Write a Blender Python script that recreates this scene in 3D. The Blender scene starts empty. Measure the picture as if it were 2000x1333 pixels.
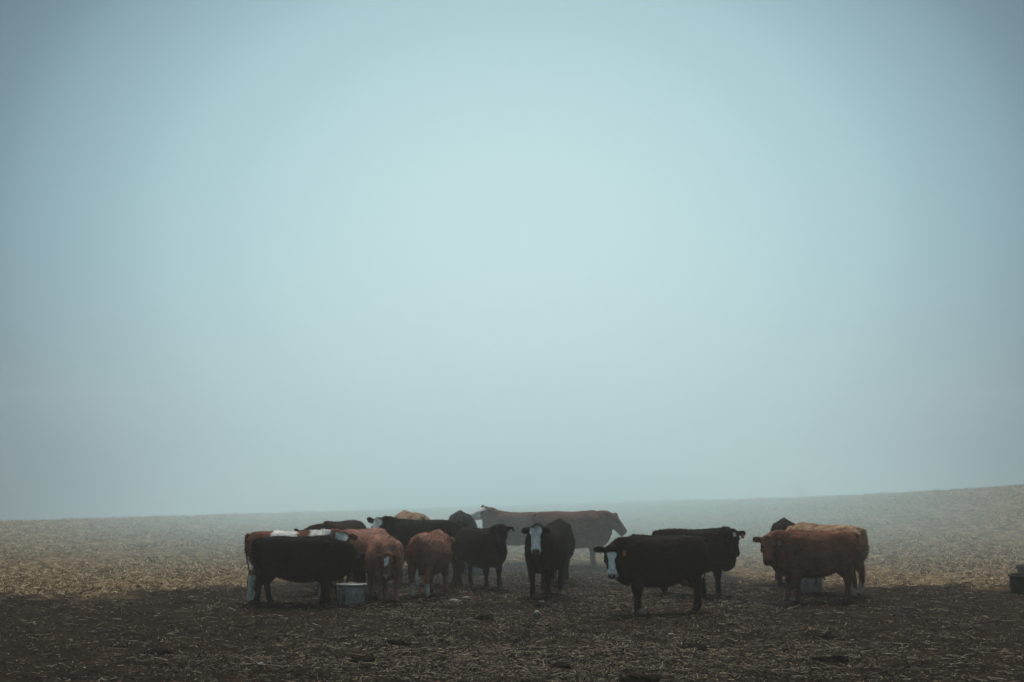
import bpy, bmesh, math, random
import numpy as np
from mathutils import Vector, Matrix, noise

SC = bpy.context.scene
COL = SC.collection
R = math.radians

# ------------------------------------------------------------------ camera
CAM_H = 2.86            # camera height above the trodden yard
FPX = 50.0 / 36.0 * 2000.0
HOR = 890.0             # image row (of 1333) of the level line
PITCH = math.atan((HOR - 666.5) / FPX)
cam_d = bpy.data.cameras.new('camera')
cam_d.lens = 50; cam_d.sensor_width = 36; cam_d.clip_start = 0.1; cam_d.clip_end = 3000
cam = bpy.data.objects.new('camera', cam_d); COL.objects.link(cam)
cam.location = (0, 0, CAM_H); cam.rotation_euler = (R(90) + PITCH, 0, 0)
SC.camera = cam

# ------------------------------------------------------------------ light
EXPO = 1.25
SUN_EL, SUN_AZ = 54.0, 2.0          # veiled sun ahead of the camera, a little to the right of +Y
GLOW_EL, GLOW_AZ = 8.6, 0.3         # middle of the bright veil of fog in front of it
def dirvec(el, az):
    return Vector((math.sin(R(az)) * math.cos(R(el)), math.cos(R(az)) * math.cos(R(el)), math.sin(R(el))))
def lin(c):
    return tuple(((v / 255) / 12.92 if v / 255 <= .04045 else ((v / 255 + .055) / 1.055) ** 2.4) for v in c)

W = bpy.data.worlds.new('World'); SC.world = W; W.use_nodes = True
nt = W.node_tree; nt.nodes.clear()
N = nt.nodes.new; L = nt.links.new
out = N('ShaderNodeOutputWorld'); bg = N('ShaderNodeBackground'); L(bg.outputs[0], out.inputs[0])
tc = N('ShaderNodeTexCoord')
nrm = N('ShaderNodeVectorMath'); nrm.operation = 'NORMALIZE'; L(tc.outputs['Generated'], nrm.inputs[0])
sp = N('ShaderNodeSeparateXYZ'); L(nrm.outputs[0], sp.inputs[0])
def M2(op, a, b=None):
    o = N('ShaderNodeMath'); o.operation = op
    for k, v in enumerate((a, b)):
        if v is None: continue
        if isinstance(v, (int, float)): o.inputs[k].default_value = v
        else: L(v, o.inputs[k])
    return o.outputs[0]
az_ = M2('SUBTRACT', M2('ARCTAN2', sp.outputs[0], sp.outputs[1]), R(GLOW_AZ))
el_ = M2('MULTIPLY', M2('SUBTRACT', M2('ARCSINE', sp.outputs[2]), R(GLOW_EL)), 1.35)
mr = N('ShaderNodeMapRange'); L(M2('SQRT', M2('ADD', M2('MULTIPLY', az_, az_), M2('MULTIPLY', el_, el_))), mr.inputs[0])
mr.inputs[1].default_value = 0; mr.inputs[2].default_value = R(40)
rp = N('ShaderNodeValToRGB'); L(mr.outputs[0], rp.inputs[0]); rp.color_ramp.interpolation = 'CARDINAL'
STOPS = [(0, (190, 220, 223)), (6, (185, 216, 220)), (11, (172, 205, 211)), (15, (156, 189, 197)),
         (20, (123, 154, 165)), (24, (94, 121, 133)), (29, (87, 112, 123)), (40, (88, 112, 122))]
els = rp.color_ramp.elements
while len(els) < len(STOPS): els.new(0.5)
for e, (a, c) in zip(els, STOPS):
    e.position = a / 40.0; e.color = (*[v / 2 ** EXPO for v in lin(c)], 1)
sky = N('ShaderNodeTexSky'); sky.sky_type = 'NISHITA'; sky.sun_disc = False
sky.sun_elevation = R(SUN_EL); sky.sun_rotation = R(SUN_AZ); sky.air_density = 1.0; sky.dust_density = 3.0
sk = N('ShaderNodeMix'); sk.data_type = 'RGBA'; sk.blend_type = 'ADD'; sk.inputs[0].default_value = 0.0015
L(rp.outputs[0], sk.inputs[6]); L(sky.outputs[0], sk.inputs[7]); L(sk.outputs[2], bg.inputs[0])
bg.inputs[1].default_value = 1.0

sun_d = bpy.data.lights.new('sun', 'SUN'); sun_d.energy = 1.5; sun_d.angle = R(40); sun_d.color = (1.0, .95, .88)
sun = bpy.data.objects.new('sun', sun_d); COL.objects.link(sun)
sun.rotation_euler = (-dirvec(SUN_EL, SUN_AZ)).to_track_quat('-Z', 'Y').to_euler()
sun.location = dirvec(SUN_EL, SUN_AZ) * 60

vs = SC.view_settings
vs.view_transform = 'Standard'; vs.look = 'None'; vs.exposure = EXPO; vs.gamma = 1.0; vs.use_curve_mapping = False
SC.render.engine = 'CYCLES'
cy = SC.cycles
cy.use_denoising = True; cy.max_bounces = 6; cy.diffuse_bounces = 3; cy.glossy_bounces = 2
cy.volume_bounces = 2; cy.transmission_bounces = 2; cy.transparent_max_bounces = 4
cy.use_adaptive_sampling = True; cy.adaptive_threshold = 0.01

# ------------------------------------------------------------------ helpers
def tag(o, label=None, cat=None, group=None, kind=None):
    if label: o['label'] = label
    if cat: o['category'] = cat
    if group: o['group'] = group
    if kind: o['kind'] = kind
    return o
def link(name, me, mat=None, parent=None, smooth=True):
    o = bpy.data.objects.new(name, me); COL.objects.link(o)
    if mat and not me.materials: me.materials.append(mat)
    if smooth: me.polygons.foreach_set('use_smooth', np.ones(len(me.polygons), bool))
    if parent: o.parent = parent
    return o
def mesh(name, v, f):
    me = bpy.data.meshes.new(name); me.from_pydata([tuple(p) for p in v], [], [tuple(q) for q in f]); me.update()
    return me
def fast_mesh(name, V, F):
    """V (n,3), F (m,k) arrays of equal-sided faces"""
    me = bpy.data.meshes.new(name); k = F.shape[1]
    me.vertices.add(len(V)); me.vertices.foreach_set('co', V.astype(np.float32).ravel())
    me.loops.add(F.size); me.loops.foreach_set('vertex_index', F.astype(np.int32).ravel())
    me.polygons.add(len(F)); me.polygons.foreach_set('loop_start', np.arange(0, F.size, k, dtype=np.int32))
    me.update(calc_edges=True)
    return me

def _hash(ix, iy, s):
    h = (ix.astype(np.int64) * 374761393 + iy.astype(np.int64) * 668265263 + s * 1442695041) & 0xffffffff
    h = ((h ^ (h >> 13)) * 1274126177) & 0xffffffff
    return ((h ^ (h >> 16)) & 0xffff) / 65535.0
def vnoise(x, y, s=0):
    ix, iy = np.floor(x), np.floor(y); fx, fy = x - ix, y - iy
    fx = fx * fx * (3 - 2 * fx); fy = fy * fy * (3 - 2 * fy)
    a, b = _hash(ix, iy, s), _hash(ix + 1, iy, s); c, d = _hash(ix, iy + 1, s), _hash(ix + 1, iy + 1, s)
    return (a * (1 - fx) + b * fx) * (1 - fy) + (c * (1 - fx) + d * fx) * fy
def fbm(x, y, s=0, o=4):
    r, a, t = 0, 1, 0
    for k in range(o):
        r = r + a * vnoise(x * 2 ** k + 17 * k, y * 2 ** k - 9 * k, s + k); t += a; a *= .5
    return r / t
def sstep(a, b, x):
    t = np.clip((x - a) / (b - a), 0, 1); return t * t * (3 - 2 * t)

# ------------------------------------------------------------------ terrain
def base_z(x, y):
    x = np.asarray(x, float); y = np.asarray(y, float)
    top = .58 + .030 * x + .0021 * np.clip(x - 12, 0, 60) ** 2 * .9
    top = np.clip(top, -.6, 3.0)
    rise = sstep(35, 62, y) * top
    side = np.clip(np.abs(x - 2) / np.maximum(y, 30) / .30, 0, 1)
    fall = -np.clip(y - 60, 0, 12) ** 2 / 24 * .055 - np.clip(y - 72, 0, 900) * .055
    return rise + fall
def mud_mask(x, y):
    yb = 30.6 + 8.6 * np.exp(-((x - .4) / 4.6) ** 2) + 1.0 * np.exp(-((x - 8) / 3) ** 2)
    n = (fbm(x * .45, y * .3, 3) - .5) * 7.0 + (fbm(x * 2.2, y * 1.4, 7) - .5) * 5.0
    return 1 - sstep(-1.8, 1.8, y - yb + n)
def ground_z(x, y, fine=True):
    x = np.asarray(x, float); y = np.asarray(y, float)
    m = mud_mask(x, y)
    near = 1 - sstep(66, 90, y)
    z = base_z(x, y) + near * ((fbm(x * .9, y * .9, 11) - .5) * .07)
    if fine:
        z = z + near * (m * ((fbm(x * 3.1, y * 3.1, 21, 4) - .5) * .09 + np.abs(fbm(x * 7, y * 7, 5, 2) - .5) * -.05)
                        + (1 - m) * (fbm(x * 4.0, y * 4.0, 31, 3) - .5) * .10)
    return z
def gz(x, y): return float(ground_z(np.array([x]), np.array([y]))[0])
def at(px, d):          # world x of a thing seen at image column px at distance d
    return (px - 1000) / FPX * d
def dist(row): return FPX * CAM_H / (row - HOR)

def axis(segs):
    a = []
    for s, e, st in segs: a += list(np.arange(s, e, st))
    return np.array(a + [segs[-1][1]])
xs = axis([(-120, -30, 5), (-30, -20, .4), (-20, 20, .085), (20, 30, .4), (30, 120, 5)])
ys = axis([(-60, 12, 4), (12, 15.5, .3), (15.5, 44, .085), (44, 80, .22), (80, 200, 4)])
GX, GY = np.meshgrid(xs, ys)
GZ = ground_z(GX, GY)
V = np.stack([GX.ravel(), GY.ravel(), GZ.ravel()], 1)
nx, ny = len(xs), len(ys)
i = np.arange(nx * ny).reshape(ny, nx)
F = np.stack([i[:-1, :-1], i[:-1, 1:], i[1:, 1:], i[1:, :-1]], -1).reshape(-1, 4)
gme = fast_mesh('ground', V, F)
at_m = gme.attributes.new('mud', 'FLOAT', 'POINT'); at_m.data.foreach_set('value', mud_mask(GX, GY).ravel().astype(np.float32))

class NT:
    """small helper round a material's node tree"""
    def __init__(s, name):
        s.m = bpy.data.materials.new(name); s.m.use_nodes = True; s.t = s.m.node_tree
        s.b = s.t.nodes['Principled BSDF']
    def n(s, typ, **kw):
        o = s.t.nodes.new(typ)
        for k, v in kw.items(): setattr(o, k, v)
        return o
    def l(s, a, b): s.t.links.new(a, b)
    def noise(s, scale, detail=4, rough=.55, vec=None, stretch=None):
        o = s.n('ShaderNodeTexNoise'); o.inputs['Scale'].default_value = scale; o.inputs['Detail'].default_value = detail
        o.inputs['Roughness'].default_value = rough
        if vec is None: vec = s.n('ShaderNodeTexCoord').outputs['Object']
        if stretch:
            mp = s.n('ShaderNodeMapping'); mp.inputs['Scale'].default_value = stretch; s.l(vec, mp.inputs[0]); vec = mp.outputs[0]
        s.l(vec, o.inputs['Vector']); return o.outputs['Fac']
    def ramp(s, fac, stops, interp='LINEAR'):
        o = s.n('ShaderNodeValToRGB'); o.color_ramp.interpolation = interp; e = o.color_ramp.elements
        while len(e) < len(stops): e.new(.5)
        for q, (p, c) in zip(e, stops): q.position = p; q.color = (*c, 1) if len(c) == 3 else c
        s.l(fac, o.inputs[0]); return o.outputs[0]
    def mix(s, fac, a, b, mode='MIX'):
        o = s.n('ShaderNodeMix', data_type='RGBA', blend_type=mode)
        for sock, v in ((o.inputs[0], fac), (o.inputs[6], a), (o.inputs[7], b)):
            if isinstance(v, (int, float)): sock.default_value = v
            elif isinstance(v, tuple): sock.default_value = (*v, 1)
            else: s.l(v, sock)
        return o.outputs[2]
    def bump(s, h, strength, dist_):
        o = s.n('ShaderNodeBump'); o.inputs['Strength'].default_value = strength; o.inputs['Distance'].default_value = dist_
        s.l(h, o.inputs['Height']); s.l(o.outputs[0], s.b.inputs['Normal'])
    def set(s, **kw):
        for k, v in kw.items():
            i_ = s.b.inputs[k.replace('_', ' ')]
            if isinstance(v, (int, float)): i_.default_value = v
            elif isinstance(v, tuple): i_.default_value = (*v, 1) if len(v) == 3 else v
            else: s.l(v, i_)
        return s.m

g = NT('ground_soil')
at_n = g.n('ShaderNodeAttribute', attribute_name='mud')
soil = g.ramp(g.noise(1.3, 6, .65), [(.30, (.0055, .0036, .0023)), (.5, (.012, .0074, .0044)), (.68, (.026, .0150, .0083))])
speck = g.ramp(g.noise(38, 3, .7), [(.56, (0, 0, 0)), (.70, (1, 1, 1))])
soil = g.mix(speck, soil, (.036, .023, .013))
strawc = g.ramp(g.noise(2.6, 6, .7), [(.36, (.045, .030, .017)), (.5, (.155, .108, .060)), (.64, (.31, .225, .130))])
fine_ = g.ramp(g.noise(22, 4, .7, stretch=(1, 1, .3)), [(.36, (.35, .33, .30)), (.6, (1.15, 1.15, 1.12))])
strawc = g.mix(1.0, strawc, fine_, 'MULTIPLY')
gcol = g.mix(at_n.outputs['Fac'], strawc, soil)
g.bump(g.noise(14, 5, .7), .6, .04)
ground = tag(link('ground', gme, g.set(Base_Color=gcol, Roughness=1.0, Specular_IOR_Level=.03)), kind='structure')

# ------------------------------------------------------------------ straw and stubble (uncountable)
rng = np.random.default_rng(5)
def blades(name, X, Y, Lh, Wd, lift, mat, bend=.0, zoff=.006, flat=False):
    """thin three-sided straws lying about; lift = elevation angle"""
    n = len(X); az = rng.uniform(0, 2 * np.pi, n)
    Z = ground_z(X, Y) + zoff
    d = np.stack([np.cos(az) * np.cos(lift), np.sin(az) * np.cos(lift), np.sin(lift)], 1)
    side = np.stack([-np.sin(az), np.cos(az), np.zeros(n)], 1)
    up = np.cross(d, side)
    up = np.where(up[:, 2:3] < 0, -up, up)
    P = np.stack([X, Y, Z], 1)
    if flat:
        ro = rng.normal(0, .7, n)[:, None]; side = side * np.cos(ro) + up * np.sin(ro)
    vs_ = []
    for t, wf in ((0, 1.0), (.5, 1.0), (1, .45)):
        c = P + d * (Lh * t)[:, None] + side * (bend * Lh * (t - t * t) * 4)[:, None] * np.sign(rng.uniform(-1, 1, n))[:, None] * .25
        w = (Wd * wf)[:, None]
        vs_ += [c - side * w * .5, c + side * w * .5] if flat else [c - side * w * .5, c + side * w * .5, c + up * w * .6]
    V = np.stack(vs_, 1).reshape(-1, 3)
    b = (np.arange(n) * (6 if flat else 9))[:, None]
    q = [[0, 1, 3, 2], [2, 3, 5, 4]] if flat else []
    for k in () if flat else (0, 3):
        q += [[k, k + 1, k + 4, k + 3], [k + 1, k + 2, k + 5, k + 4], [k + 2, k, k + 3, k + 5]]
    F = np.concatenate([b + np.array([qq]) for qq in q], 0)
    me = fast_mesh(name, V, F)
    return link(name, me, mat, smooth=False)

def straw_mat(name, stops, rough=.7):
    s = NT(name)
    geo = s.n('ShaderNodeNewGeometry')
    col = s.ramp(geo.outputs['Random Per Island'], stops)
    return s.set(Base_Color=col, Roughness=rough, Specular_IOR_Level=.25)
m_litter = straw_mat('straw_litter', [(0, (.05, .034, .02)), (.45, (.12, .08, .045)), (.8, (.26, .19, .11)), (1, (.46, .38, .25))])
m_field = straw_mat('straw_field', [(0, (.09, .056, .028)), (.3, (.265, .178, .090)), (.75, (.43, .305, .165)), (1, (.60, .47, .29))])
m_chaff = straw_mat('straw_chaff', [(0, (.010, .0052, .0028)), (.55, (.036, .0180, .0080)), (.85, (.115, .060, .026)), (1, (.38, .26, .14))])

def scatter(n, ymin, ymax, dens, pw=1.0, half=.40):
    """random spots inside the wedge the place needs, thinned by dens(x, y)"""
    y = ymin + (ymax - ymin) * rng.uniform(0, 1, n) ** pw
    x = rng.uniform(-1, 1, n) * (half * y + 1.5)
    k = rng.uniform(0, 1, n) < dens(x, y)
    return x[k], y[k]
def d_mud(x, y):
    patch = sstep(.44, .66, fbm(x * .5 + 4, y * .8, 41, 4))
    trail = np.exp(-((y - 20.5 - .02 * x) / 1.5) ** 2) * np.exp(-((x - 1.2) / 4.2) ** 2)
    return np.clip(mud_mask(x, y) * (.08 + .30 * patch * (.4 + .8 * np.exp(-((x - .8) / 5.0) ** 2)) + 1.3 * trail * sstep(.35, .6, fbm(x * 1.1, y * 2.2, 43, 3))), 0, 1)
X, Y = scatter(60000, 15.2, 42, d_mud)
n = len(X)
o = blades('loose_straw', X, Y, rng.uniform(.06, .16, n) * np.where(rng.uniform(0, 1, n) > .93, 2.4, 1), rng.uniform(.005, .011, n),
           np.abs(rng.normal(0, .16, n)), m_litter, .5)
tag(o, 'loose straw stalks strewn over the dark mud', 'straw', kind='stuff')
X, Y = scatter(560000, 15.2, 42, lambda x, y: (d_mud(x, y) * .9 + .16 * mud_mask(x, y)) * (.30 + .9 * np.exp(-((x - .8) / 5.0) ** 2)), .9)
n = len(X)
o = blades('chaff', X, Y, rng.uniform(.02, .075, n), rng.uniform(.005, .015, n), np.abs(rng.normal(.1, .3, n)), m_chaff, .4, .003, True)
tag(o, 'chopped straw and chaff trodden into the dark mud', 'straw', kind='stuff')
def d_field(x, y):
    p = fbm(x * 1.5, y * 1.1, 61, 4); q = fbm(x * .3, y * .25, 71, 3)
    return np.clip((1 - mud_mask(x, y)) * (.05 + 1.1 * sstep(.43, .56, p + (q - .5) * .35)), 0, 1)
X, Y = scatter(430000, 26, 68, d_field, .9)
n = len(X)
o = blades('stubble', X, Y, rng.uniform(.06, .22, n), rng.uniform(.008, .022, n), np.abs(rng.normal(.15, .3, n)), m_field, .6, -.005, True)
tag(o, 'pale dry straw and stubble covering the field behind the herd', 'stubble', kind='stuff')

# ------------------------------------------------------------------ lofted shapes
def catmull(P, sub):
    P = np.asarray(P, float); n = len(P); o = []
    Q = np.vstack([2 * P[0] - P[1], P, 2 * P[-1] - P[-2]])
    for k in range(n - 1):
        a, b, c, d = Q[k:k + 4]
        for j in range(sub):
            t = j / sub
            o.append(.5 * (2 * b + (c - a) * t + (2 * a - 5 * b + 4 * c - d) * t * t + (3 * b - a - 3 * c + d) * t ** 3))
    o.append(P[-1]); return np.array(o)
class Shape:
    def __init__(s): s.v = []; s.f = []; s.n = 0
    def add(s, V, F):
        s.v.append(np.asarray(V, float)); s.f += [tuple(int(q) + s.n for q in f) for f in F]; s.n += len(V)
    def rings(s, rings):
        k = len(rings[0]); V = np.vstack(rings); F = []
        for r in range(len(rings) - 1):
            for j in range(k):
                a, b = r * k + j, r * k + (j + 1) % k
                F.append((a, b, b + k, a + k))
        F.append(tuple(range(k - 1, -1, -1))); F.append(tuple(range((len(rings) - 1) * k, len(rings) * k)))
        s.add(V, F)
    def tube(s, P, RA, RB, up=(0, 0, 1), sub=4, k=14):
        D = catmull(np.column_stack([np.asarray(P, float), RA, RB]), sub)
        C, ra, rb = D[:, :3], np.maximum(D[:, 3], .004), np.maximum(D[:, 4], .004)
        T = np.gradient(C, axis=0); T /= np.linalg.norm(T, axis=1)[:, None]
        up = np.asarray(up, float); th = np.linspace(0, 2 * np.pi, k, endpoint=False); rg = []
        a_prev = None
        for c, t, A, B in zip(C, T, ra, rb):
            u = up if a_prev is None else a_prev
            a = u - t * np.dot(u, t); a /= np.linalg.norm(a); a_prev = a * .7 + up * .3 if abs(np.dot(up, t)) < .9 else a
            b = np.cross(t, a)
            rg.append(c + np.outer(np.cos(th) * A, a) + np.outer(np.sin(th) * B, b))
        e0 = rg[0].mean(0); e1 = rg[-1].mean(0)
        q0 = (rg[0] - e0) * .55 + e0 - T[0] * min(ra[0], rb[0]) * .45
        q1 = (rg[-1] - e1) * .55 + e1 + T[-1] * min(ra[-1], rb[-1]) * .45
        s.rings([q0] + rg + [q1])
    def ball(s, c, r, k=12):
        rg = []
        for ph in np.linspace(.12, np.pi - .12, 9):
            th = np.linspace(0, 2 * np.pi, k, endpoint=False)
            rg.append(np.column_stack([c[0] + r[0] * np.sin(ph) * np.cos(th), c[1] - r[1] * np.sin(ph) * np.sin(th), np.full(k, c[2] + r[2] * np.cos(ph))]))
        s.rings(rg)
    def mesh(s, name):
        return mesh(name, np.vstack(s.v), s.f)

# ------------------------------------------------------------------ cattle
TORSO = [  # x, top, bottom, half width
    (-.885, 1.225, 1.02, .10), (-.86, 1.285, .90, .17), (-.78, 1.335, .76, .245), (-.64, 1.37, .66, .285), (-.45, 1.385, .59, .315),
    (-.22, 1.37, .51, .365), (.03, 1.36, .465, .39), (.27, 1.365, .47, .365), (.47, 1.385, .50, .325), (.64, 1.385, .53, .285),
    (.78, 1.33, .57, .235), (.88, 1.23, .64, .175), (.95, 1.10, .74, .10)]
HS = 1.10; FS = .97   # head size
HEAD = [  # along face, centre height, half height, half width
    (-.075, -.10, .085, .085), (-.03, -.095, .118, .108), (.05, -.105, .135, .120), (.13, -.115, .140, .124), (.20, -.118, .130, .114),
    (.29, -.117, .120, .094), (.37, -.115, .112, .084), (.44, -.114, .108, .087), (.49, -.115, .102, .091), (.525, -.118, .084, .078), (.54, -.120, .05, .05)]

def head_frame(c):
    """local frame of the head: poll, forward along the face, up out of the forehead, side"""
    a = R(c['hyaw'] - c['yaw']); p = R(c['hpitch']); ro = R(c.get('roll', 0))
    f = np.array([math.cos(a) * math.cos(p), math.sin(a) * math.cos(p), math.sin(p)])
    u = np.array([-math.cos(a) * math.sin(p), -math.sin(a) * math.sin(p), math.cos(p)])
    sd = np.cross(u, f)
    u2 = u * math.cos(ro) + sd * math.sin(ro); sd = np.cross(u2, f)
    return np.array(c['poll'], float), f * FS, u2 * HS, sd * HS

def cow_shape(c, rnd):
    S = Shape(); lx = c.get('lx', 1.0); fat = c.get('fat', 1.0)
    st = catmull(np.array(TORSO), 3); rg = []
    th = np.linspace(0, 2 * np.pi, 28, endpoint=False)
    for x, tz, bz, w in st:
        zc, hz = (tz + bz) / 2, (tz - bz) / 2
        bz2 = bz - (fat - 1) * .25 * math.exp(-((x + .05) / .5) ** 2)
        zc, hz = (tz + bz2) / 2, (tz - bz2) / 2
        co, si = np.cos(th), np.sin(th)
        y = fat * w * np.sign(si) * np.abs(si) ** .78 * (1 - .20 * np.clip(co, 0, 1) + .05 * np.clip(-co, 0, 1))
        z = zc + hz * np.sign(co) * np.abs(co) ** .92
        rg.append(np.column_stack([np.full(28, x * lx), -y, z]))
    S.rings(rg)
    for sgn in (-1, 1):
        if c.get('bony'): S.ball((-.47 * lx, sgn * .20, 1.29), (.13, .08, .055))          # hook bones
        S.ball((-.82 * lx, sgn * .11, 1.19), (.085, .055, .08))            # pin bones
        S.ball((.56 * lx, sgn * .20, 1.02), (.20, .105, .30))             # shoulder
        S.ball((-.62 * lx, sgn * .19, .95), (.25, .125, .30))             # thigh
        S.ball((.80 * lx, sgn * .12, .88), (.13, .10, .14))               # point of shoulder
    S.tube([(-.80 * lx, 0, 1.335), (-.4 * lx, 0, 1.362), (0, 0, 1.345), (.4 * lx, 0, 1.372), (.62 * lx, 0, 1.39)], [.035] * 5, [.05] * 5)   # spine
    feet = []
    offs = c.get('legs', (0, 0, 0, 0))      # forward shift of front left, front right, hind left, hind right hoof
    k = 0
    for fr in (1, 0):
        for sgn in (1, -1):
            o = offs[k]; k += 1
            if fr:
                pts = [(.57, .175, .98, .19, .10), (.525, .185, .72, .135, .088), (.53, .180, .57, .095, .072), (.55, .172, .42, .066, .060),
                       (.548, .168, .33, .046, .044), (.55, .166, .21, .042, .040), (.555, .165, .13, .055, .053), (.575, .165, .07, .05, .052), (.59, .165, .035, .055, .055)]
                top = .70
            else:
                pts = [(-.60, .185, 1.02, .23, .12), (-.56, .20, .80, .20, .112), (-.62, .195, .62, .125, .080), (-.705, .185, .49, .076, .056),
                       (-.715, .178, .40, .056, .047), (-.705, .172, .27, .046, .043), (-.70, .168, .145, .058, .054), (-.675, .166, .075, .052, .053), (-.655, .166, .035, .056, .056)]
                top = .80
            P = []
            for (x, y, z, ra, rb) in pts:
                q = max(0, (top - z) / top)
                P.append((x * lx + o * q, sgn * y, z))
            th_ = [1.0, 1.05, 1.12, 1.2, 1.28, 1.3, 1.15, 1.12, 1.05]
            S.tube(P, [p[3] * q for p, q in zip(pts, th_)], [p[4] * q for p, q in zip(pts, th_)], up=(1, 0, 0), sub=3, k=12)
            feet.append((P[-1][0], P[-1][1]))
    # neck and head
    po, f, u, sd = head_frame(c)
    E = po - u * .11 + f * .01
    B = np.array([.50 * lx, 0, 1.03]); Mid = B * .5 + E * .5 + np.array([.05, 0, .045])
    B2 = B * .82 + E * .18; M2 = B * .26 + E * .74 + np.array([0.0, 0, .03])
    nk = np.array([B, B2, Mid, M2, E + f * .05])
    S.tube(nk, [.32, .32, .268, .215, .155], [.20, .195, .165, .142, .118], up=(-.35, 0, 1), sub=4, k=18)
    thr = po - u * .21 + f * .10
    S.tube([thr, thr * .55 + np.array([.86 * lx, 0, .66]) * .45 + np.array([.02, 0, -.04]), (.86 * lx, 0, .66), (.70 * lx, 0, .56)],
           [.06, .085, .10, .09], [.055, .045, .075, .08], up=(-1, 0, .6), sub=4, k=10)
    H = catmull(np.array(HEAD), 2); rg = []; th = np.linspace(0, 2 * np.pi, 20, endpoint=False)
    for t, cz, hh, hw in H:
        co, si = np.cos(th), np.sin(th)
        a = cz + hh * np.sign(co) * np.abs(co) ** .85
        b = hw * np.sign(si) * np.abs(si) ** .85 * (1 - .22 * np.clip(-co, 0, 1))
        rg.append(po + f * t + np.outer(a, u) - np.outer(b, sd))
    S.rings(rg)
    def hp(t, s_, uu): return po + f * t + sd * s_ + u * uu
    S.ball(hp(-.01, 0, .005), (.075, .075, .05))                            # poll tuft
    for sgn in (-1, 1):
        S.ball(hp(.155, sgn * .092, -.035), (.045, .045, .04))               # brows
        S.ball(hp(.19, sgn * .085, -.15), (.06, .05, .06))                   # cheeks
        er = hp(.015, sgn * .095, -.045); dr = c.get('ear_droop', .25)
        ed = sd * sgn * .93 - u * dr * .5 - f * .05 + np.array([0, 0, -dr * .55]); ed /= np.linalg.norm(ed)
        en = np.cross(ed, u * .55 + f * .8); en = en / np.linalg.norm(en)
        ln = c.get('ear', .205)
        flat = np.cross(ed, en)
        S.tube([er, er + ed * ln * .28, er + ed * ln * .58, er + ed * ln * .86, er + ed * ln + en * 0], [.042, .066, .076, .054, .020], [.030, .024, .020, .017, .012], up=en, sub=3, k=10)
    # tail
    tl = c.get('tail', 0.0)
    S.tube([(-.83 * lx, 0, 1.30), (-.905 * lx, 0, 1.30), (-.925 * lx, tl * .2, 1.17), (-.915 * lx, tl * .5, .95), (-.875 * lx, tl * .8, .72), (-.85 * lx, tl, .56)],
           [.045, .042, .032, .024, .020, .018], [.05, .045, .034, .025, .020, .018], up=(1, 0, 0), sub=4, k=8)
    if c.get('udder'):
        S.ball((-.50 * lx, 0, .60), (.17, .15, .13))
        for dx in (-.06, .06):
            for sgn in (-1, 1):
                S.tube([(-.50 * lx + dx, sgn * .06, .52), (-.50 * lx + dx, sgn * .065, .435)], [.022, .014], [.022, .014], up=(1, 0, 0), sub=2, k=8)
    return S, feet

def box_in(q, lo, hi): return np.clip((q - lo) / .02, -1, 1) * .5 + .5
def region(*terms):
    """soft 0..1 inside all the (value, centre, half, soft) slabs"""
    r = np.ones(len(terms[0][0]))
    for v, ce, ha, so in terms: r = np.minimum(r, np.clip((ha - np.abs(v - ce)) / so + .5, 0, 1))
    return r

BLACK = (.0085, .0078, .0072); BLACKB = (.014, .0105, .0088); RED = (.21, .085, .052); REDP = (.35, .185, .138); TAN = (.46, .30, .185)
BROWN = (.19, .088, .062); WHITE = (.88, .86, .82); PINK = (.34, .20, .17)

def coat_material():
    s = NT('cow_coat')
    a = s.n('ShaderNodeAttribute', attribute_name='coat')
    big = s.ramp(s.noise(3.2, 5, .6), [(.32, (.68, .66, .64)), (.5, (.97, .97, .97)), (.68, (1.28, 1.24, 1.2))])
    hair = s.ramp(s.noise(26, 4, .7, stretch=(.35, 1, .6)), [(.3, (.72, .72, .72)), (.7, (1.22, 1.22, 1.22))])
    col = s.mix(1.0, s.mix(1.0, a.outputs['Color'], big, 'MULTIPLY'), hair, 'MULTIPLY')
    s.bump(s.noise(30, 4, .7, stretch=(.4, 1, .6)), .45, .02)
    return s.set(Base_Color=col, Roughness=.9, Specular_IOR_Level=.08)
M_COAT = coat_material()
def plain(name, col, rough=.6, spec=.4, var=.25, scale=12):
    s = NT(name)
    c2 = tuple(v * (1 - var) for v in col); c3 = tuple(min(1, v * (1 + var)) for v in col)
    return s.set(Base_Color=s.ramp(s.noise(scale, 4), [(.3, c2), (.7, c3)]), Roughness=rough, Specular_IOR_Level=spec)
M_HOOF = plain('hoof_horn', (.03, .024, .019), .7)
M_EYE = plain('eye_dark', (.006, .005, .005), .15, .6)
M_TAGO = plain('tag_orange', (.55, .17, .06), .5)
M_TAGW = plain('tag_white', (.62, .60, .56), .5)
M_TAGP = plain('tag_faded', (.30, .15, .11), .5)
M_SWD = plain('tail_hair_dark', (.012, .009, .008), .8, .2)
M_SWR = plain('tail_hair_red', (.10, .04, .022), .8, .2)
M_SWW = plain('tail_hair_white', (.60, .58, .54), .8, .2)

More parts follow.
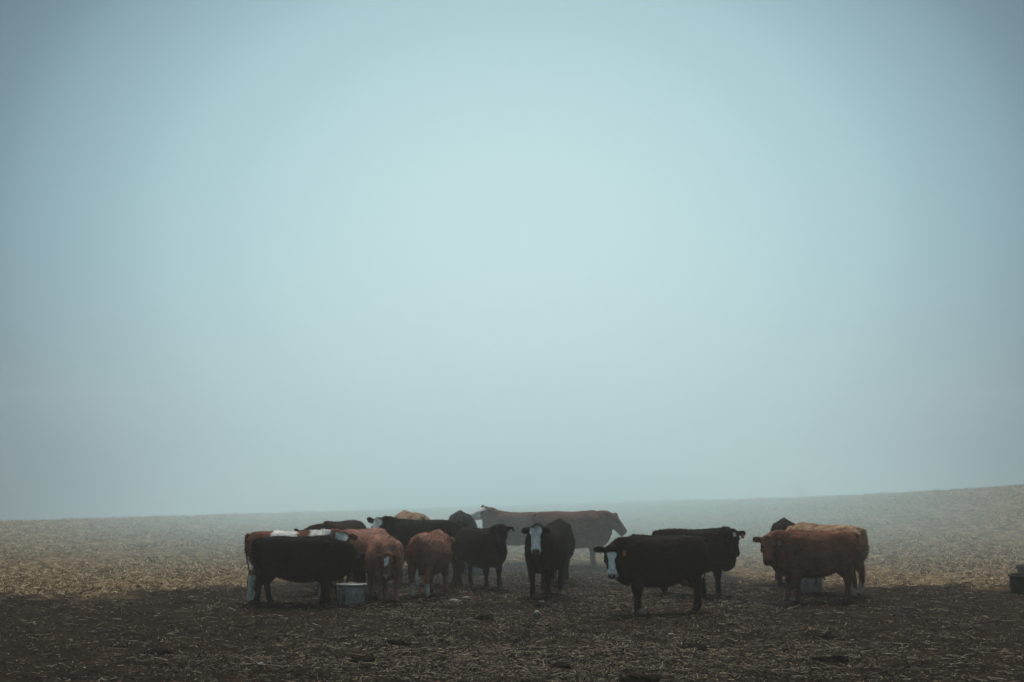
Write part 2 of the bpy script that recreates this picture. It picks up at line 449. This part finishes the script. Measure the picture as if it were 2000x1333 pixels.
# shared small parts
def hoof_mesh():
    S = Shape()
    for sgn in (-1, 1):
        rg = []
        for z, fx, bx, w in ((-.012, .088, -.050, .030), (.03, .072, -.046, .029), (.062, .048, -.038, .026)):
            th = np.linspace(0, 2 * np.pi, 10, endpoint=False)
            xx = np.where(np.cos(th) > 0, np.cos(th) * fx, np.cos(th) * -bx)
            rg.append(np.column_stack([xx, sgn * .032 + np.sin(th) * w, np.full(10, z)]))
        S.rings(rg)
    return S.mesh('hoof')
HOOF = hoof_mesh(); HOOF.materials.append(M_HOOF)
def ball_mesh(name, r):
    S = Shape(); S.ball((0, 0, 0), r, 10); return S.mesh(name)
EYE = ball_mesh('eye', (.021, .021, .021)); EYE.materials.append(M_EYE)
def tag_mesh():
    S = Shape(); o = []
    for y in (-.003, .003):
        o.append(np.array([(-.012, y, 0), (-.026, y, -.022), (-.030, y, -.085), (.030, y, -.085), (.026, y, -.022), (.012, y, 0)]))
    S.rings(o); return S.mesh('ear_tag')
TAGS = {}
for kx, mt in (('o', M_TAGO), ('w', M_TAGW), ('p', M_TAGP)):
    TAGS[kx] = tag_mesh(); TAGS[kx].materials.append(mt)
def switch_mesh(mat):
    S = Shape()
    S.tube([(0, 0, .04), (.004, 0, -.05), (.0, .003, -.16), (-.006, -.003, -.27), (0, 0, -.335)], [.018, .034, .042, .030, .006], [.018, .034, .044, .028, .006], up=(1, 0, 0), sub=3, k=9)
    r2 = random.Random(3)
    for _ in range(14):
        a = r2.uniform(0, 6.28); z0 = r2.uniform(-.2, -.05); e = r2.uniform(.02, .05)
        S.tube([(.02 * math.cos(a), .02 * math.sin(a), z0), (e * math.cos(a), e * math.sin(a), z0 - .1), (e * .9 * math.cos(a), e * .9 * math.sin(a), z0 - .2)], [.006, .006, .002], [.006, .006, .002], up=(1, 0, .1), sub=2, k=4)
    me = S.mesh('tail_switch'); me.materials.append(mat); return me
SWITCH = {'d': switch_mesh(M_SWD), 'r': switch_mesh(M_SWR), 'w': switch_mesh(M_SWW)}

def rot_to(xa, ya, za):
    return Matrix(((xa[0], ya[0], za[0], 0), (xa[1], ya[1], za[1], 0), (xa[2], ya[2], za[2], 0), (0, 0, 0, 1)))

def build_cow(c):
    rnd = random.Random(c['label']); s = c.get('s', 1.0); lx = c.get('lx', 1.0)
    S, feet = cow_shape(c, rnd)
    me0 = S.mesh('rough')
    ob0 = bpy.data.objects.new('rough', me0); COL.objects.link(ob0)
    md = ob0.modifiers.new('r', 'REMESH'); md.mode = 'VOXEL'; md.voxel_size = c.get('vox', .020); md.use_smooth_shade = True
    sm = ob0.modifiers.new('s', 'SMOOTH'); sm.factor = .5; sm.iterations = 4
    dg = bpy.context.evaluated_depsgraph_get()
    me = bpy.data.meshes.new_from_object(ob0.evaluated_get(dg)); me.name = 'cow'
    bpy.data.objects.remove(ob0); bpy.data.meshes.remove(me0)
    n = len(me.vertices); P = np.empty(n * 3, np.float32); me.vertices.foreach_get('co', P); P = P.reshape(-1, 3).astype(float)
    # coat colours (markings of the animal itself)
    x, y, z = P[:, 0] / lx, P[:, 1], P[:, 2]
    po, f, u, sd = head_frame(c); q = P - po
    t, a, h = q @ f / FS ** 2, q @ sd / HS ** 2, q @ u / HS ** 2
    nz = np.array([noise.noise(Vector((p[0] * 9 + c['px'], p[1] * 9, p[2] * 9))) + .7 * noise.noise(Vector((p[0] * 27, p[1] * 27, p[2] * 27))) for p in P]) if c.get('marks') else np.zeros(n)
    nb = np.array([noise.noise(Vector((p[0] * 5 + c['px'], p[1] * 5, p[2] * 5))) for p in P]) if c.get('marks') else nz
    t0, a0, x0, z0 = t, a, x, z
    inh = region((t, .25, .33, .02), (a, 0, .17, .02), (h, -.10, .20, .02))
    col = np.tile(np.array(c['coat']), (n, 1))
    if c.get('headcoat'):
        k = inh[:, None]; col = col * (1 - k) + np.array(c['headcoat']) * k
    if c.get('legdark'):
        k = np.clip((.75 - z) / .5, 0, 1)[:, None] * c['legdark']; col = col * (1 - k) + np.array(BLACKB) * k
    def paint(m, rgb):
        nonlocal col
        m = np.clip((m - .5) * 2 + .5, 0, 1)[:, None]
        col = col * (1 - m) + np.array(rgb) * m
    t = t + .016 * nz + .02 * nb; a = a + .012 * nz; x = x + .05 * nz + .08 * nb; z = z + .025 * nz + .03 * nb
    for mk in c.get('marks', ()):
        if mk == 'blaze':
            w = .082 + .024 * np.clip((t - .38) / .08, 0, 1) + .028 * np.clip((.20 - t) / .08, 0, 1) - .03 * np.clip((.04 - t) / .06, 0, 1)
            paint(np.minimum(inh, np.minimum(region((t, .28, .27, .04), (h, .05, .19, .03)), np.clip((w - np.abs(a + .006)) / .02 + .5, 0, 1))), WHITE)
            paint(np.minimum(inh, region((t, .49, .055, .02), (h, -.07, .11, .03))), WHITE)
        elif mk == 'blaze_low':
            w = .056 + .045 * np.clip((t - .38) / .06, 0, 1) + .018 * np.clip((.22 - t) / .08, 0, 1)
            paint(np.minimum(inh, np.minimum(region((t, .34, .24, .03), (h, .03, .19, .03)), np.clip((w - np.abs(a)) / .02 + .5, 0, 1))), WHITE)
        elif mk == 'face':
            paint(np.minimum(inh, np.minimum(region((t, .30, .28, .03), (h, 0, .24, .03)), np.clip((.105 - np.abs(a)) / .02 + .5, 0, 1))), WHITE)
        elif mk == 'star':
            paint(np.minimum(inh, region((t + a * .6, .175, .085, .03), (a, -.004, .044, .015), (h, .05, .12, .03))), WHITE)
        elif mk == 'spot':
            paint(np.minimum(inh, region((t, .10, .042, .02), (a, .012, .032, .015), (h, .05, .12, .03))), WHITE)
        elif mk == 'nose':
            paint(np.minimum(inh, region((t, .53, .05, .02), (a, 0, .05, .02), (h, -.06, .05, .02))), (.48, .37, .31))
        elif mk == 'topline':
            paint(np.maximum(region((x, -.15, .25, .05), (z, 1.36, .075, .04)), region((x, .56, .20, .05), (z, 1.36, .09, .04))), WHITE)
        elif mk == 'socks':
            paint(region((z, .0, .34, .08)), (.52, .46, .38))
        elif mk == 'hindsocks':
            paint(region((z, .0, .30, .08), (x, -.8, .5, .05)), (.70, .65, .58))
        elif mk == 'stockings':
            paint(region((z, .0, .54, .10)), (.76, .72, .66))
            paint(region((x, -.78, .09, .05), (z, .78, .12, .06), (np.abs(y), .14, .10, .04)), WHITE)
    t, a, x, z = t0, a0, x0, z0
    mz = np.clip((t - .485) / .02, 0, 1) * inh * region((h, -.08, .06, .02), (a, 0, .062, .02))
    mz = mz[:, None] * (.0 if 'nose' in c.get('marks', ()) else .85)
    col = col * (1 - mz) + np.array(c.get('muzzle', (.035, .030, .030))) * mz
    ns = np.maximum(region((t, .515, .028, .012), (np.abs(a), .040, .018, .010), (h, -.065, .03, .012)), region((t, .175, .035, .02), (np.abs(a), .115, .03, .015), (h, -.06, .03, .015)) * .7)[:, None] * inh[:, None] * .85
    col = col * (1 - ns) + np.array((.008, .006, .005)) * ns
    if c.get('udder'):
        k = region((x, -.50, .22, .06), (y, 0, .17, .04), (z, .50, .13, .06))[:, None] * .8
        col = col * (1 - k) + np.array(PINK) * k
    ca = me.attributes.new('coat', 'FLOAT_COLOR', 'POINT')
    ca.data.foreach_set('color', np.column_stack([col, np.ones(n)]).astype(np.float32).ravel())
    # shaggy unevenness along the normals
    nr = np.empty(n * 3, np.float32); me.vertices.foreach_get('normal', nr); nr = nr.reshape(-1, 3)
    dz = np.array([noise.noise(Vector((p[0] * 5, p[1] * 5, p[2] * 5 + c['px']))) * .010 + noise.noise(Vector((p[0] * 16, p[1] * 16, p[2] * 11))) * .006 for p in P])
    dz *= np.clip((P[:, 2] - .12) / .4, 0.1, 1) * (1 - .6 * inh)
    P2 = (P + nr * dz[:, None]) * s
    me.vertices.foreach_set('co', P2.astype(np.float32).ravel()); me.update()
    d = c.get('d') or dist(c['fy']); wx = at(c['px'], d)
    ob = link('cow', me, M_COAT)
    # winter coat: short tufts lying back and down along the body
    rg_ = np.random.default_rng(c['px'])
    w_ = np.clip((P[:, 2] - .3) / .5, .0, 1) * (1 - .85 * inh) + 1e-6
    ix = rg_.choice(n, 9000, p=w_ / w_.sum())
    pp, nn, cc = P2[ix], nr[ix].astype(float), col[ix]
    dr_ = nn * .5 + np.array([-.55, 0, -.55]) + rg_.normal(0, .28, (len(ix), 3))
    dr_ -= nn * np.minimum((dr_ * nn).sum(1) - .22, 0)[:, None]
    dr_ /= np.linalg.norm(dr_, axis=1)[:, None]
    sd_ = np.cross(dr_, nn + rg_.normal(0, .2, nn.shape)); sd_ /= np.linalg.norm(sd_, axis=1)[:, None] + 1e-9
    ln_ = rg_.uniform(.022, .05, len(ix))[:, None]
    hv_ = np.stack([pp - sd_ * .006, pp + sd_ * .006, pp + dr_ * ln_], 1).reshape(-1, 3)
    hme = fast_mesh('coat_hair', hv_, np.arange(len(hv_)).reshape(-1, 3))
    hc = np.repeat(cc * rg_.uniform(.8, 1.45, (len(ix), 1)), 3, 0)
    ha = hme.attributes.new('coat', 'FLOAT_COLOR', 'POINT')
    ha.data.foreach_set('color', np.column_stack([np.clip(hc, 0, .9), np.ones(len(hc))]).astype(np.float32).ravel())
    ho_ = link('coat_hair', hme, M_COAT, ob, smooth=False); ho_['kind'] = 'stuff'
    yw = R(c['yaw'])
    hz = []
    for (fx, fy_) in feet:
        gx = wx + s * (fx * math.cos(yw) - fy_ * math.sin(yw)); gy = d + s * (fx * math.sin(yw) + fy_ * math.cos(yw))
        hz.append(gz(gx, gy))
    ob.location = (wx, d, sum(hz) / 4 - .012); ob.rotation_euler = (0, 0, yw)
    tag(ob, c['label'], 'cow', 'cattle standing in the fog')
    if c.get('simple'): return ob
    for (fx, fy_) in feet:
        o = link('hoof', HOOF, parent=ob); o.location = (fx * s, fy_ * s, 0); o.scale = (s, s, s)
    for sgn in (-1, 1):
        o = link('eye', EYE, parent=ob); o.location = Vector((po + f * .17 + sd * sgn * .112 - u * .062) * s); o.scale = (s, s, s)
    sw = c.get('switch', 'd'); o = link('tail_switch', SWITCH[sw], parent=ob)
    o.location = (-.85 * lx * s, c.get('tail', 0) * s, .58 * s); o.scale = (s, s, s)
    for side, kx in c.get('tags', ()):
        dr = c.get('ear_droop', .25)
        ed = sd * side * .93 - u * dr * .5 - f * .05 + np.array([0, 0, -dr * .55]); ed /= np.linalg.norm(ed)
        pos = po + f * .015 + sd * side * .095 - u * .045 + ed * .12 + (f * .3 + u * .5) * .03
        o = link('ear_tag', TAGS[kx], parent=ob, smooth=False); 
        fa = R(c['hyaw'] - c['yaw'])
        o.rotation_euler = (0, 0, fa + R(90)); o.location = Vector(pos * s); o.scale = (1.25 * s,) * 3
    return ob

COWS = [
 dict(px=588, fy=1178, yaw=2, s=.95, coat=BLACK, poll=(1.26, 0, 1.00), hyaw=0, hpitch=-76, legs=(.02, -.08, .10, -.14),
      label='black cow seen side-on with its head down in the grey tub by its front legs'),
 dict(px=576, fy=1169.5, yaw=4, s=1.0, coat=RED, poll=(.98, -.10, 1.34), hyaw=-105, hpitch=-50, marks=('face', 'topline', 'stockings'), switch='r', legs=(0, .05, -.06, -.14), tail=.05,
      label='red and white cow with white back and hind leg behind the tub-eating black cow'),
 dict(px=668, fy=1146, yaw=248, s=1.04, coat=(.030, .017, .013), poll=(.98, -.34, 1.20), hyaw=222, hpitch=-45, ear_droop=-.55,
      label='dark brown cow with lowered head, its back showing behind the red and white cow'),
 dict(px=709, fy=1157, yaw=244, s=.97, coat=REDP, poll=(1.14, 0, .80), hyaw=244, hpitch=-72,
      label='pale reddish cow between the black tub eater and the red cow with white star'),
 dict(px=752, fy=1164, yaw=-74, s=.92, coat=(.33, .165, .120), headcoat=(.21, .085, .055), poll=(1.04, -.13, 1.05), hyaw=-90, hpitch=-60, marks=('star', 'nose'), legs=(.04, -.02, 0, .08), ear_droop=.35, switch='r',
      label='red cow facing the camera with lowered head and small white star'),
 dict(px=830, fy=1135, yaw=178, s=1.03, coat=BLACK, poll=(1.00, .20, 1.40), hyaw=-112, hpitch=-54, roll=-8, marks=('blaze',), ear_droop=-.45, switch='d',
      label='black cow with white face looking over the backs of the red cows'),
 dict(px=806, d=35.7, yaw=112, s=1.05, fat=1.06, coat=TAN, poll=(1.12, 0, .75), hyaw=96, hpitch=-70, switch='r',
      label='tan cow of which only the back shows above the white-faced black cow'),
 dict(px=841, fy=1155, yaw=74, s=.93, fat=1.08, coat=(.33, .170, .124), poll=(1.12, .05, 1.22), hyaw=70, hpitch=-40, marks=('hindsocks',), udder=1, switch='w', legs=(0, .05, .0, .06),
      label='reddish cow seen from behind with white tail tip and white hind socks'),
 dict(px=938, fy=1142, yaw=-56, s=.92, coat=BLACK, poll=(.90, .02, 1.47), hyaw=-96, hpitch=-46, tags=((1, 'w'),), legs=(.03, -.03, 0, .06),
      label='black cow with raised head and white ear tag in front of the hazy brown cows'),
 dict(px=903, d=35.9, yaw=97, s=1.02, coat=BLACK, poll=(1.12, .1, .85), hyaw=97, hpitch=-65,
      label='hazy black cow whose rump is under the raised white face of a brown cow'),
 dict(px=1016, d=38.4, yaw=176, s=.96, coat=BROWN, poll=(.98, .05, 1.50), hyaw=195, hpitch=-18, roll=12, marks=('face',), ear_droop=-.3,
      label='hazy brown cow raising its white face over the rump of a black cow'),
 dict(px=1113, d=37.2, yaw=-3, s=1.03, fat=1.03, coat=(.19, .088, .062), poll=(1.13, 0, 1.30), hyaw=0, hpitch=-50, legs=(.0, .04, 0, -.06),
      label='brown cow walking off to the right through the haze, head level with its back'),
 dict(px=1065, fy=1158, yaw=-103, s=1.0, coat=BLACK, poll=(.94, 0, 1.43), hyaw=-93, hpitch=-58, marks=('blaze',), ear_droop=.38, legs=(.05, -.04, 0, .1), muzzle=(.07, .055, .05),
      label='black cow with full white blaze standing head-on to the camera'),
 dict(px=1088, d=32.6, yaw=84, s=1.0, coat=BLACK, poll=(1.12, 0, .95), hyaw=84, hpitch=-60,
      label='black cow half hidden behind the head-on white-blazed cow'),
 dict(px=1291, fy=1189.5, yaw=188, s=1.02, lx=.90, fat=1.04, coat=BLACKB, poll=(.97, .18, 1.19), hyaw=-96, hpitch=-66, marks=('blaze_low',), udder=1, tags=((1, 'o'),), legs=(-.02, -.08, .05, -.10), ear=.23, ear_droop=.12, muzzle=(.30, .22, .20),
      label='nearest black cow with white blaze and orange tag turning its lowered head to the camera'),
 dict(px=1352, fy=1156, yaw=-10, s=.97, lx=.92, coat=BLACK, poll=(.84, -.20, 1.36), hyaw=-80, hpitch=-60, marks=('spot',), tags=((1, 'o'),), ear_droop=.2,
      label='black cow with small white forehead spot behind the nearest black cow'),
 dict(px=1590, fy=1169, yaw=186, s=1.0, lx=.90, coat=(.215, .088, .055), legdark=.45, poll=(1.05, .20, 1.27), hyaw=-100, hpitch=-56, tags=((1, 'p'),), legs=(-.08, .06, .10, -.06), switch='r', ear_droop=.10,
      label='red brown bull-like cow standing side-on before a tub and staring at the camera'),
 dict(px=1530, d=32.2, yaw=82, s=1.01, coat=BLACKB, poll=(1.12, 0, .85), hyaw=82, hpitch=-65,
      label='black cow whose humped back shows above the red brown cow'),
 dict(px=1609, fy=1155, yaw=132, s=1.03, coat=TAN, poll=(.98, -.12, 1.27), hyaw=140, hpitch=-35, marks=('socks',), legdark=.2, switch='r',
      label='tan cow with its rump showing behind the red brown cow'),
]
for c in COWS: build_cow(c)

# ------------------------------------------------------------------ feed tubs
def lathe(prof, k=40):
    V, F = [], []
    for r, z in prof:
        for j in range(k):
            a = 2 * math.pi * j / k; V.append((r * math.cos(a), r * math.sin(a), z))
    for i_ in range(len(prof) - 1):
        for j in range(k):
            a, b = i_ * k + j, i_ * k + (j + 1) % k
            F.append((a, b, b + k, a + k))
    return V, F
tm = NT('tub_plastic')
tcol = tm.ramp(tm.noise(5, 5, .65), [(.35, (.28, .28, .285)), (.65, (.40, .40, .405))])
dirt = tm.ramp(tm.noise(7, 6, .7, stretch=(1, 1, .5)), [(.52, (0, 0, 0)), (.66, (1, 1, 1))])
tcol = tm.mix(dirt, tcol, (.045, .036, .028))
M_TUB = tm.set(Base_Color=tcol, Roughness=.48, Specular_IOR_Level=.4)
fm = NT('feed_mineral')
fm.bump(fm.noise(30, 4), .8, .02)
M_FEED = fm.set(Base_Color=fm.ramp(fm.noise(9, 5), [(.3, (.16, .14, .12)), (.7, (.42, .39, .36))]), Roughness=.9)
M_TUBD = plain('tub_dark_rubber', (.030, .026, .022), .85, .1, .4, 5)
def tub(px, d, r, h, label, feed=.0, mat=None):
    mat = mat or M_TUB
    x = at(px, d); e = bpy.data.objects.new('feed_tub', None); COL.objects.link(e)
    e.location = (x, d, gz(x, d) - .03); e.rotation_euler = (R(1.2), R(-1.5), px)
    tag(e, label, 'tub', 'feed tubs')
    rb = r * .90
    wall = [(0, .0), (rb - .03, 0), (rb, .02), (rb + (r - rb) * .55, h * .55), (rb + (r - rb) * .6, h * .57), (r - .012, h - .03), (r - .026, h - .03), (rb - .02, .05), (0, .05)]
    link('wall', mesh('wall', *lathe(wall)), mat, e)
    rim = [(r - .024, h - .036), (r + .022, h - .036), (r + .028, h - .022), (r + .024, h - .004), (r + .006, h + .004), (r - .018, h), (r - .026, h - .02), (r - .024, h - .036)]
    link('rim', mesh('rim', *lathe(rim)), mat, e)
    for sg in (-1, 1):
        S = Shape()
        S.tube([(sg * (r - .01), -.09, h - .05), (sg * (r + .03), -.07, h - .085), (sg * (r + .038), 0, h - .10), (sg * (r + .03), .07, h - .085), (sg * (r - .01), .09, h - .05)], [.014] * 5, [.014] * 5, sub=4, k=8)
        link('handle', S.mesh('handle'), mat, e)
    V, F = [], []
    k = 28; rr = np.linspace(0.02, r - .045, 8); V = []
    for i_, q in enumerate(rr):
        for j in range(k):
            a = 2 * math.pi * j / k
            zz = h - .07 + feed * math.exp(-(q / (r * .55)) ** 2) + .03 * (noise.noise(Vector((q * 9 * math.cos(a), q * 9 * math.sin(a), px))))
            V.append((q * math.cos(a), q * math.sin(a), zz))
    for i_ in range(7):
        for j in range(k):
            a, b = i_ * k + j, i_ * k + (j + 1) % k; F.append((a, b, b + k, a + k))
    F.append(tuple(range(k)))
    link('feed', mesh('feed', V, F), M_FEED, e)
    return e
tub(689, 27.95, .285, .42, 'grey plastic tub the black cow is eating from', .10)
tub(1574, 30.2, .285, .37, 'grey feed tub standing behind the legs of the red brown cow', .06)
tub(933, 35.0, .27, .36, 'pale grey tub in the haze behind the legs of the tagged black cow', .05)
tub(2000, 30.25, .42, .40, 'dark grey feed tub cut off at the right edge of the picture', -.12, M_TUBD)
tub(2013, 34.6, .44, .24, 'low shallow feed tub in the dry straw beyond the dark grey tub', -.05, M_TUBD)

# ------------------------------------------------------------------ stones and dung
M_STONE = NT('field_stone'); M_STONE.bump(M_STONE.noise(14, 5), .5, .02)
M_STONE = M_STONE.set(Base_Color=M_STONE.ramp(M_STONE.noise(7, 5, .65), [(.3, (.11, .09, .07)), (.55, (.25, .22, .18)), (.75, (.36, .33, .28))]), Roughness=.85)
def lump(name, r, seed, mat, px, row, sink=.25, rough=.35, rot=0):
    bm = bmesh.new(); bmesh.ops.create_icosphere(bm, subdivisions=3, radius=1)
    for v in bm.verts:
        q = v.co * 1.4 + Vector((seed, seed * 2, 0))
        k = 1 + rough * noise.noise(q) + rough * .45 * noise.noise(q * 2.7)
        v.co = Vector((v.co.x * r[0] * k, v.co.y * r[1] * k, v.co.z * r[2] * k))
    me = bpy.data.meshes.new(name); bm.to_mesh(me); bm.free()
    d = dist(row); x = at(px, d)
    o = link(name, me, mat); o.location = (x, d, gz(x, d) + r[2] * (1 - 2 * sink)); o.rotation_euler = (0, 0, rot)
    return o
ST = [(888, 1172, (.11, .09, .055), 'largest pale stone on the mud before the red cow with white socks'),
      (911, 1167, (.085, .07, .04), 'flat brownish stone just beyond the pale stone near the red cow with white socks'),
      (1048, 1196, (.065, .06, .06), 'small upright pale stone in front of the head-on white-blazed cow'),
      (1251, 1194, (.085, .07, .065), 'rounded pale stone against the front hoof of the nearest black cow'),
      (1306, 1235, (.05, .045, .035), 'little pale stone in the mud below the nearest black cow'),
      (517, 1297, (.055, .045, .032), 'lone pale stone in the dark foreground mud at lower left'),
      (1057, 1172, (.07, .05, .03), 'thin grey stone near the hooves of the head-on white-blazed cow')]
for k, (px, row, r, lb) in enumerate(ST):
    tag(lump('stone', r, k * 3.7, M_STONE, px, row, .28, .3, k), lb, 'stone', 'stones lying on the mud')
M_DUNG = plain('dung', (.010, .0068, .0045), 1.0, .02, .5, 9)
DG = [
      (775, 1253, .24, 'dark dung pat in the mud below the red cow with white star'),
      (712, 1282, .26, 'dark dung pat between the tub eater and the bottom of the picture'),
      (950, 1204, .20, 'dung pat on the mud nearest the hooves of the tagged black cow'),
      (1058, 1179, .18, 'dung pat right before the hooves of the head-on white-blazed cow'),
      (1354, 1258, .26, 'wide dung pat below the hind hooves of the nearest black cow'),
      (1088, 1297, .20, 'smaller dung pat near the bottom edge below the white-blazed cow'),
      (1240, 1322, .34, 'largest dark dung pat, cut by the bottom edge of the picture'),
      (1625, 1285, .28, 'broad dung pat below the hind hooves of the red brown cow'),
      (1607, 1239, .24, 'dung pat nearest below the hooves of the red brown cow'),
      (320, 1268, .25, 'dung pat in the dark mud at lower left of the picture')]
for k, (px, row, r, lb) in enumerate(DG):
    tag(lump('dung_pat', (r * .75, r * .6, .05), k * 2.3 + 50, M_DUNG, px, row, .36, .9, k * 1.3), lb, 'dung', 'dung pats on the mud')

# ------------------------------------------------------------------ far bare shrub
def shrub(px, d, h, w):
    r3 = random.Random(11); S = Shape(); B = Shape(); x = at(px, d)
    for _ in range(5):
        a = r3.uniform(0, 6.28)
        B.tube([(0, 0, -.1), (.1 * math.cos(a), .1 * math.sin(a), h * .25), (.22 * math.cos(a), .22 * math.sin(a), h * .5)], [.03, .02, .012], [.03, .02, .012], up=(1, 0, .1), sub=2, k=5)
    for _ in range(240):
        a = r3.uniform(0, 6.28); e = r3.uniform(-.2, 1.3); l = r3.uniform(.2, .6) * w
        p0 = Vector((.15 * math.cos(a), .15 * math.sin(a), h * r3.uniform(.15, .5)))
        p1 = p0 + Vector((math.cos(a) * math.cos(e), math.sin(a) * math.cos(e), math.sin(e) * 1.1)) * l
        p2 = p1 + Vector((r3.uniform(-.2, .2), r3.uniform(-.2, .2), r3.uniform(0, .25)))
        S.tube([p0, p1, p2], [.010, .008, .004], [.010, .008, .004], up=(.3, .8, .1), sub=1, k=3)
    e = bpy.data.objects.new('shrub', None); COL.objects.link(e); e.location = (x, d, gz(x, d))
    tag(e, 'faint bare shrub far off on the rise, almost lost in the fog', 'shrub')
    M_TW = plain('twigs', (.16, .14, .12), .9)
    link('stem', B.mesh('stem'), M_TW, e); link('crown', S.mesh('crown'), M_TW, e)
shrub(1563, 106, 2.1, .9)

# ------------------------------------------------------------------ haze
hx0, hx1, hy0, hy1, hz0, hz1 = -125, 125, -65, 205, -11.0, 12.0
V = [(x_, y_, z_) for z_ in (hz0, hz1) for y_ in (hy0, hy1) for x_ in (hx0, hx1)]
Fh = [(0, 2, 3, 1), (4, 5, 7, 6), (0, 1, 5, 4), (2, 6, 7, 3), (0, 4, 6, 2), (1, 3, 7, 5)]
hm = bpy.data.materials.new('haze'); hm.use_nodes = True
ht = hm.node_tree; ht.nodes.clear()
ho = ht.nodes.new('ShaderNodeOutputMaterial'); hv = ht.nodes.new('ShaderNodeVolumePrincipled')
hv.inputs['Color'].default_value = (.97, .95, .90, 1); hv.inputs['Density'].default_value = .0014; hv.inputs['Anisotropy'].default_value = .4
ht.links.new(hv.outputs[0], ho.inputs['Volume'])
tag(link('haze', mesh('haze', V, Fh), hm, smooth=False), 'pale morning fog hanging over the whole field', kind='stuff')

# ------------------------------------------------------------------ the bank of fog lying on the field behind the herd
bm_ = bpy.data.materials.new('fog_bank'); bm_.use_nodes = True
bt = bm_.node_tree; bt.nodes.clear()
def BM(op, a, b=None):
    o = bt.nodes.new('ShaderNodeMath'); o.operation = op
    for k, v in enumerate((a, b)):
        if v is None: continue
        if isinstance(v, (int, float)): o.inputs[k].default_value = v
        else: bt.links.new(v, o.inputs[k])
    return o.outputs[0]
bx = bt.nodes.new('ShaderNodeSeparateXYZ'); bt.links.new(bt.nodes.new('ShaderNodeTexCoord').outputs['Object'], bx.inputs[0])
ux = BM('DIVIDE', BM('SUBTRACT', bx.outputs[0], 1.6), 12.5)
gx = BM('EXPONENT', BM('MULTIPLY', BM('MULTIPLY', ux, ux), -1.0))
hz_ = BM('EXPONENT', BM('DIVIDE', BM('MAXIMUM', bx.outputs[2], 0.0), -2.4))
fy = bt.nodes.new('ShaderNodeMapRange'); fy.interpolation_type = 'SMOOTHSTEP'; bt.links.new(bx.outputs[1], fy.inputs[0])
fy.inputs[1].default_value = 27; fy.inputs[2].default_value = 56
bo = bt.nodes.new('ShaderNodeOutputMaterial'); bv = bt.nodes.new('ShaderNodeVolumePrincipled')
bv.inputs['Color'].default_value = (.74, .95, 1.0, 1); bv.inputs['Anisotropy'].default_value = .5
bt.links.new(BM('MULTIPLY', BM('MULTIPLY', BM('MULTIPLY', gx, hz_), fy.outputs[0]), .155), bv.inputs['Density'])
bt.links.new(bv.outputs[0], bo.inputs['Volume'])
x0, x1, y0, y1, z0, z1 = -40, 44, 27, 200, -9.5, 11.5
V = [(x_, y_, z_) for z_ in (z0, z1) for y_ in (y0, y1) for x_ in (x0, x1)]
tag(link('fog_bank', mesh('fog_bank', V, Fh), bm_, smooth=False), 'thicker bank of fog lying on the field behind the herd', kind='stuff')
